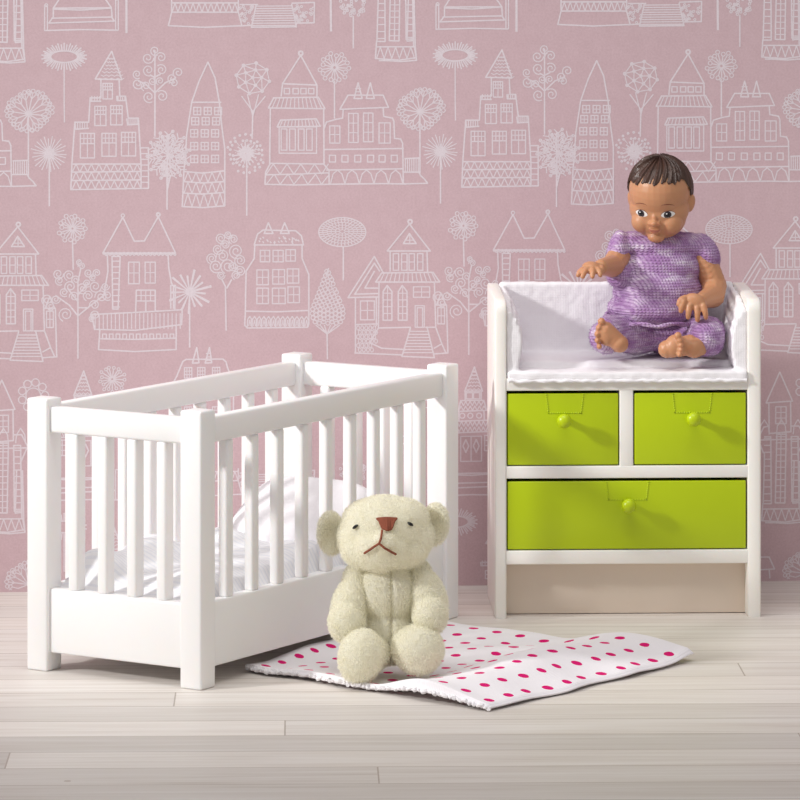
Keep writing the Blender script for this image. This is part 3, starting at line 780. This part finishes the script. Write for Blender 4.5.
# ears
def ear(c,rx,rz,ry,seed,tilt):
    bm=bmesh.new(); ell(bm,c,(rx,.026,rz),R3(0,tilt,ry)); me=remesh(bm,.004,3,.5)
    for v in me.vertices:
        d=v.co-c
        q=(d.x/rx)**2+(d.z/rz)**2
        if d.y<0: v.co.y+=.024*max(0,1-q/.72)
    fur('ear',me,5500,seed)
ear(toL(B(331,533,.015)),.034,.054,25,11,-4); ear(toL(B(435,524,.015)),.034,.052,-25,12,6)
part('arm',[(toL(B(351,606,-.03)),(.047,.055,.076),R3(-8,14,0)),(toL(B(347,622,-.07)),(.045,.050,.050),None),(toL(B(357,580,.0)),(.034,.045,.042),None)],15000,21)
part('arm',[(toL(B(427,600,-.03)),(.048,.055,.078),R3(-8,-14,0)),(toL(B(430,615,-.07)),(.042,.050,.048),None),(toL(B(418,576,.0)),(.034,.045,.042),None)],15000,22)
part('leg',[(toL(B(361,656,-.13)),(.054,.060,.066),R3(0,14,0)),(toL(B(368,650,-.05)),(.052,.09,.052),R3(0,0,10))],15000,23)
part('leg',[(toL(B(419,650,-.11)),(.061,.060,.058),R3(0,-22,0)),(toL(B(412,645,-.05)),(.052,.09,.052),R3(0,0,-10))],15000,24)
bh=BVHTree.FromPolygons([v.co for v in body.vertices],[tuple(p.vertices) for p in body.polygons])
def onb(px,py,off=.003):
    p=toL(B(px,py,-.4)); cam=toL(Vector((0,-ZW,H)))
    h=bh.ray_cast(cam,(p-cam).normalized())
    return (h[0]+h[1]*off) if h[0] else p
nb=bmesh.new()
tri=[(376,519.5),(397.5,519.5),(396,523),(388.5,533.5),(386,533.5),(377,523)]
for k in range(15):                         # satin stitches of the nose
    t=k/14; x=377.5+18.5*t; yb=523.5+9.5*math.sqrt(max(0,1-(abs(t-.5)*2)**1.6))
    cap(nb,onb(x,519.6-.5*math.sin(t*3.14),.0065),onb(386.8+(x-386.8)*.62,yb,.0075+.001*(k%2)),.0030,.0026,9)
def stitch(bm,pts,r,off=.006):
    for (a,b),(c,d) in zip(pts[:-1],pts[1:]): cap(bm,onb(a,b,off),onb(c,d,off),r,r,10)
obj('nose',nb,'thread',bear)
mb=bmesh.new(); stitch(mb,[(382.5,533),(381.5,539),(380,543.5)],.003,.007); stitch(mb,[(366,552.5),(371,549.5),(376,546),(380,543.5),(385,547),(390,550.5),(394.5,553.5)],.003,.007)
obj('mouth',mb,'thread',bear)
for x,y,a in ((356.5,527,-35),(409.3,524.5,30)):
    eb2=bmesh.new(); ell(eb2,onb(x,y,.005),(.0085,.006,.0040),R3(0,a,0),seg=16); obj('eye',eb2,'bead',bear)
# ------------------------------------------------------------------ baby doll
DZ=11.62
def D(px,py,dz=0): return W(px,py,DZ+dz)
dbase=Vector((D(660,350).x,DZ-ZW,.672))
doll=thing('baby_doll','brown haired baby doll in lilac knitted clothes sitting on the changing pad','doll',dbase)
def dl(v): return Vector(v)-dbase
HC=dl(D(659.5,200,-.03))
HR=R3(0,0,-14)@R3(13,1.5,0)
def hp_(x,y,z): return HC+HR@Vector((x,y,z))
bm=bmesh.new()
def he(c,r,ro=None): ell(bm,hp_(*c),r,HR if ro is None else HR@ro,seg=32)
he((0,.006,.028),(.0830,.094,.088)); he((0,-.004,-.020),(.0815,.076,.068)); he((0,-.010,-.043),(.0745,.069,.061))
for s in (-1,1):
    he((s*.038,-.042,-.048),(.032,.036,.032)); he((s*.082,.022,-.012),(.009,.016,.026),R3(0,s*10,-s*25)); he((s*.0105,-.0825,-.0405),(.0070,.008,.0060))
he((0,-.056,-.086),(.024,.021,.016)); he((0,-.0850,-.039),(.0105,.0130,.0090)); he((0,-.076,-.028),(.008,.010,.014))
he((0,-.0780,-.0590),(.0170,.0090,.0046)); he((0,-.0760,-.0670),(.0130,.0090,.0052))
# neck, torso
cap(bm,hp_(0,.02,-.07),dl(D(661,255)),.042,.05)
ell(bm,dl(D(661,275,.0)),(.100,.075,.085)); ell(bm,dl(D(661,318,.01)),(.095,.065,.09))
# arms
sL=dl(D(622,252,-.01)); eL=dl(D(613,266,-.075)); wL=dl(D(601,267,-.155))
chain(bm,[sL,eL,wL],[.034,.032,.022])
sR=dl(D(701,250,.0)); eR=dl(D(714,286,-.01)); eR2=dl(D(713,296,-.05)); wR=dl(D(701,301,-.125))
chain(bm,[sR,eR,eR2,wR],[.034,.036,.033,.022])
def finger(p,d,curl,l,r):
    p=Vector(p); d=Vector(d).normalized(); c=Vector(curl).normalized()
    a=p+d*l*.45; b=a+(d*.8+c*.5).normalized()*l*.32; e=b+(d*.5+c*.8).normalized()*l*.28
    chain(bm,[p,a,b,e],[r*1.08,r,r*.95,r*.82])
# viewer's left hand: reaching to the left, palm down
pc=dl(D(592,268,-.180)); ell(bm,pc,(.028,.024,.018),R3(0,8,10))
for k,(dx,dy,l) in enumerate(((-.016,-.012,.034),(-.010,-.018,.038),(.001,-.020,.036),(.012,-.018,.030))):
    d0=Vector((-.9+.42*k,-.55-.12*k,-.12)); finger(pc+Vector((dx,dy,-.002)),d0,(0,0,-1),l*.9,.0084)
finger(pc+Vector((.020,.002,.002)),(.35,-.85,-.1),(-.5,-.2,-.7),.028,.0088)
# viewer's right hand: resting on the thigh, fingers down
pc=dl(D(695,302,-.150)); ell(bm,pc,(.032,.020,.024),R3(20,20,0))
for k,(px_,py_,l) in enumerate(((683.5,302,.028),(689.5,306,.033),(697,308,.035),(703.5,306,.034))):
    d0=Vector((-.35+.2*k,-.25,-.9)); finger(dl(D(px_,py_,-.165)),d0,(0,.5,-.6),l*.9,.0086)
finger(dl(D(685,298,-.155)),(-.8,-.45,-.25),(.1,0,-1),.026,.0088)
# legs (inside the trousers) and feet
hL=dl(D(645,336,-.03)); kL=dl(D(612,334,-.11)); aL=dl(D(617,342,-.150))
hR=dl(D(682,338,-.03)); kR=dl(D(712,338,-.12)); aR=dl(D(694,348,-.175))
chain(bm,[hL,kL,aL],[.045,.040,.028]); chain(bm,[hR,kR,aR],[.045,.036,.028])
# viewer's left foot, sole to the viewer, toes up and to the left
f0=dl(D(620,344,-.185)); f1=dl(D(605,331,-.190))
ell(bm,dl(D(619,343,-.185)),(.025,.028,.022)); ell(bm,dl(D(606,334,-.19)),(.026,.026,.034),R3(0,-25,0)); cap(bm,f0,f1,.024,.027)
for k in range(5):
    r=(.0104,.0086,.0082,.0080,.0078)[k]; t=k/4
    q=dl(D(601.5-4.5*math.sin(t*2.6),321.5+25*t,-.205)); ell(bm,q,(r,.012,r*1.0),None,16)
# viewer's right foot, turned inwards, toes in a column
cap(bm,dl(D(667,349,-.185)),dl(D(690,345,-.165)),.025,.029); ell(bm,dl(D(674,346,-.19)),(.026,.026,.032),R3(0,20,0))
for k in range(5):
    r=(.0104,.0086,.0082,.0080,.0078)[k]; t=k/4
    q=dl(D(678+3*math.sin(t*2.6),335.5+19*t,-.214)); ell(bm,q,(r,.011,r*.95),None,16)
bod=remesh(bm,.0024,4,.5)
bodo=obj('body',bod,'skin',doll)
dh=BVHTree.FromPolygons([v.co for v in bod.vertices],[tuple(p.vertices) for p in bod.polygons])
def face_patch(name,fn,mat,off,parent,nr=6,na=36):
    """flat painted shape laid on the head; fn(angle) gives (x,z) of its outline around its centre"""
    b=bmesh.new(); cx,cz,out=fn
    def hit(x,z):
        o=hp_(x,-.3,z); h=dh.ray_cast(o,HR@Vector((0,1,0))); q=h[0]+h[1]*off; return q
    cv=b.verts.new(hit(cx,cz)); rings=[]
    for r in range(1,nr+1):
        rings.append([b.verts.new(hit(cx+out(2*math.pi*k/na)[0]*r/nr,cz+out(2*math.pi*k/na)[1]*r/nr)) for k in range(na)])
    for k in range(na): b.faces.new((cv,rings[0][k],rings[0][(k+1)%na]))
    for r in range(nr-1):
        for k in range(na): b.faces.new((rings[r][k],rings[r+1][k],rings[r+1][(k+1)%na],rings[r][(k+1)%na]))
    bmesh.ops.recalc_face_normals(b,faces=b.faces[:])
    bmesh.ops.solidify(b,geom=b.faces[:],thickness=.0004)
    return obj(name,b,mat,parent)
def almond(a,b,t): return lambda th:(a*math.cos(th)*abs(math.cos(th))**.15, (b if math.sin(th)>0 else b*.75)*abs(math.sin(th))**1.15*(1 if math.sin(th)>0 else -1)+t*math.cos(th))
def disc(r,k=1): return lambda th:(r*math.cos(th),r*k*math.sin(th))
def clipd(r): return lambda th:(r*math.cos(th),max(-.0078,min(.0100,r*math.sin(th))))
EX=.036; EZ=-.018
for s in (-1,1):
    ey=face_patch('eye',(s*EX,EZ,almond(.0176,.0106,s*.001)),'eyewhite',.0006,doll)
    face_patch('iris',(s*EX-.001,EZ+.0005,clipd(.0096)),'iris',.0012,ey)
    face_patch('pupil',(s*EX-.001,EZ+.0005,disc(.0052)),'pupil',.0018,ey)
    face_patch('glint',(s*EX-.0035,EZ+.0038,disc(.0018)),'glint',.0024,ey,3,12)
    def lid(th,s=s):
        t=(math.cos(th)); up=math.sin(th)
        return (.0195*t,.0112*max(0,1-t*t)**.55+up*.0012)
    face_patch('eyelid_line',(s*EX,EZ,lambda th,l=lid:l(th)),'brow',.0010,ey,1,40) if False else None
    bb=bmesh.new(); n=16; pr=None
    for nm,zz,a,h,rr,mm in (('eyelid_line',EZ,.0184,.0110,.0010,'brow'),('eyebrow',EZ+.0235,.0165,.0055,.0011,'brow')):
        bb=bmesh.new(); pts=[]; rs=[]
        for k in range(n+1):
            t=-1+2*k/n; x=s*EX+a*t; z=zz+h*(max(0,1-t*t)**.6)+(.002*(1-t*s) if nm=='eyebrow' else 0)
            o=hp_(x,-.3,z); hq=dh.ray_cast(o,HR@Vector((0,1,0))); pts.append(hq[0]+hq[1]*.0003); rs.append(rr*(.35+.75*(1-abs(t)**1.5)))
        tube(bb,pts,rs,6); obj(nm,bb,mm,doll if nm=='eyebrow' else ey)
face_patch('lips',(0,-.0625,lambda th:(.0155*math.cos(th),.0050*math.sin(th)*(1-.25*abs(math.cos(th)))+.0045*math.cos(th)**2)),'lip',.0004,doll)
# moulded hair
def hair():
    b=bmesh.new(); NA,NE=220,46; rows=[]
    cen=Vector((0,.010,.028)); rad=Vector((.0880,.0980,.0945))
    for e in range(NE+1):
        ring=[]
        for a in range(NA):
            az=2*math.pi*a/NA                       # 0 = right, -pi/2 = front
            fx=math.cos(az); fy=math.sin(az)
            fr=max(0,-fy)                            # how far to the front
            jag=.014*math.sin(az*27+2)+.009*math.sin(az*61)+.02*math.sin(az*9)
            low=math.radians(-46)                    # nape
            if fy<-.30:
                low=math.radians(24)+jag*1.6-.10*max(0,-fx)*1.0+.02
            elif fy<-.02:
                t=(-.02-fy)/.28; low=math.radians(-4)*(1-t)+math.radians(20)*t+jag
            elif fy<.35:
                t=(fy+.02)/.37; low=math.radians(-4)*(1-t)+math.radians(-46)*t
            el=math.pi/2+(low-math.pi/2)*(e/NE)
            # strands comb from the crown forward and to the viewer's left
            ph=az*24+9*(e/NE)**1.3+2.5*math.sin(az*3+e*.05)
            gr=.0021*math.sin(ph)+.0013*math.sin(ph*2.3+1)
            gr*=min(1,e/8)
            th=1+gr/.09
            if e==NE: th*=.965
            if e==NE-1: th*=.995
            d=Vector((math.cos(el)*fx*rad.x,math.cos(el)*fy*rad.y,math.sin(el)*rad.z))*th
            ring.append(b.verts.new(HC+HR@(cen+d)))
        rows.append(ring)
    for e in range(NE):
        for a in range(NA):
            b.faces.new((rows[e][a],rows[e+1][a],rows[e+1][(a+1)%NA],rows[e][(a+1)%NA]))
    bmesh.ops.remove_doubles(b,verts=b.verts[:],dist=1e-5)
    bmesh.ops.recalc_face_normals(b,faces=b.faces[:])
    return b
obj('hair',hair(),'hair',doll)
# knitted top
bm=bmesh.new()
ell(bm,dl(D(660,268,.005)),(.118,.086,.072)); ell(bm,dl(D(658,292,-.005)),(.124,.104,.080)); ell(bm,dl(D(655,308,-.015)),(.130,.118,.052))
ell(bm,dl(D(632,244,.01)),(.050,.062,.036),R3(0,-14,0)); ell(bm,dl(D(692,247,.02)),(.050,.060,.036),R3(0,24,0)); ell(bm,dl(D(658,245,.0)),(.108,.068,.042)); ell(bm,dl(D(617,264,-.01)),(.034,.056,.052))
ell(bm,dl(D(618,256,-.012)),(.034,.060,.072),R3(0,6,0)); ell(bm,dl(D(706,252,.010)),(.036,.054,.056),R3(0,-30,0))
ell(bm,dl(D(620,275,-.03)),(.040,.060,.040))
sh=remesh(bm,.0042,6,.6)
for v,n_ in [(v,v.normal.copy()) for v in sh.vertices]:
    c=v.co
    k=.0045*nz((c.x*16,c.y*16,c.z*5),1)+.003*math.sin(c.x*70+3*nz((c.x*9,0,c.z*9),1))*max(0,min(1,(dl(D(660,285)).z-c.z)/.05))
    v.co=c+n_*k
sho=obj('knitted_top',fuzz(sh,9000,.005,.0004,31,.9),'knit',doll)
hb=bmesh.new(); pts=[]
cx,cy,cz=dl(D(655,320,-.015)); N=90
for k in range(N):
    a=2*math.pi*k/N; pts.append((cx+.131*math.cos(a)+.002*math.sin(a*14),cy+.121*math.sin(a),cz+.010+.012*math.sin(a)+.003*math.sin(a*9)))
tube(hb,pts,[.0054+.0010*math.sin(k*1.1) for k in range(N)],8,closed=True)
obj('hem',hb,'knit',sho)
# knitted trousers
bm=bmesh.new()
ell(bm,dl(D(662,334,.005)),(.115,.095,.052))
chain(bm,[dl(D(645,336,-.04)),dl(D(614,333,-.10)),dl(D(607,336,-.140))],[.050,.052,.048])
chain(bm,[dl(D(684,336,-.04)),dl(D(706,334,-.10)),dl(D(707,338,-.140))],[.050,.052,.052])
tr_=remesh(bm,.0042,5,.6)
for v,n_ in [(v,v.normal.copy()) for v in tr_.vertices]:
    c=v.co; v.co=c+n_*(.005*nz((c.x*15,c.y*15,c.z*15),1)+.002*math.sin(c.x*80+c.z*60))
    if v.co.z<.004: v.co.z=.004
tro=obj('knitted_trousers',fuzz(tr_,8000,.006,.0004,32,.9),'knit',doll)
# ------------------------------------------------------------------ light and camera
wd=bpy.data.worlds.new('World'); scene.world=wd; wd.use_nodes=True
bg=wd.node_tree.nodes['Background']; bg.inputs[0].default_value=(1,.985,.98,1); bg.inputs[1].default_value=AMB
def light(kind,name,loc,to,energy,**k):
    l=bpy.data.lights.new(name,kind); l.energy=energy
    for a,v in k.items(): setattr(l,a,v)
    o=bpy.data.objects.new(name,l); COL.objects.link(o); o.location=loc
    o.rotation_euler=(Vector(to)-Vector(loc)).to_track_quat('-Z','Y').to_euler(); return o
light('SPOT','window_key_light',(-8.5,-4.7,5.0),(.35,-.55,.45),3600,spot_size=math.radians(21),spot_blend=1.0,shadow_soft_size=.55,color=(1,.99,.98))
light('AREA','overhead_fill',(-.3,-2.4,4.6),(0,-1.0,0),82,shape='RECTANGLE',size=3.2,size_y=2.2,color=(1,.985,.97))  # unseen soft fill, added overhead to brighten floor and top surfaces

cam=bpy.data.cameras.new('camera'); co=bpy.data.objects.new('camera',cam); COL.objects.link(co)
co.location=(0,-ZW,H); co.rotation_euler=(math.radians(90),0,0)
cam.sensor_fit='HORIZONTAL'; cam.sensor_width=36; cam.lens=F/800*36; cam.shift_y=-(400-YH)/800; cam.clip_end=100
scene.camera=co
scene.view_settings.view_transform='Standard'; scene.view_settings.look='None'; scene.view_settings.gamma=1
scene.view_settings.use_curve_mapping=False; scene.view_settings.exposure=EXPO
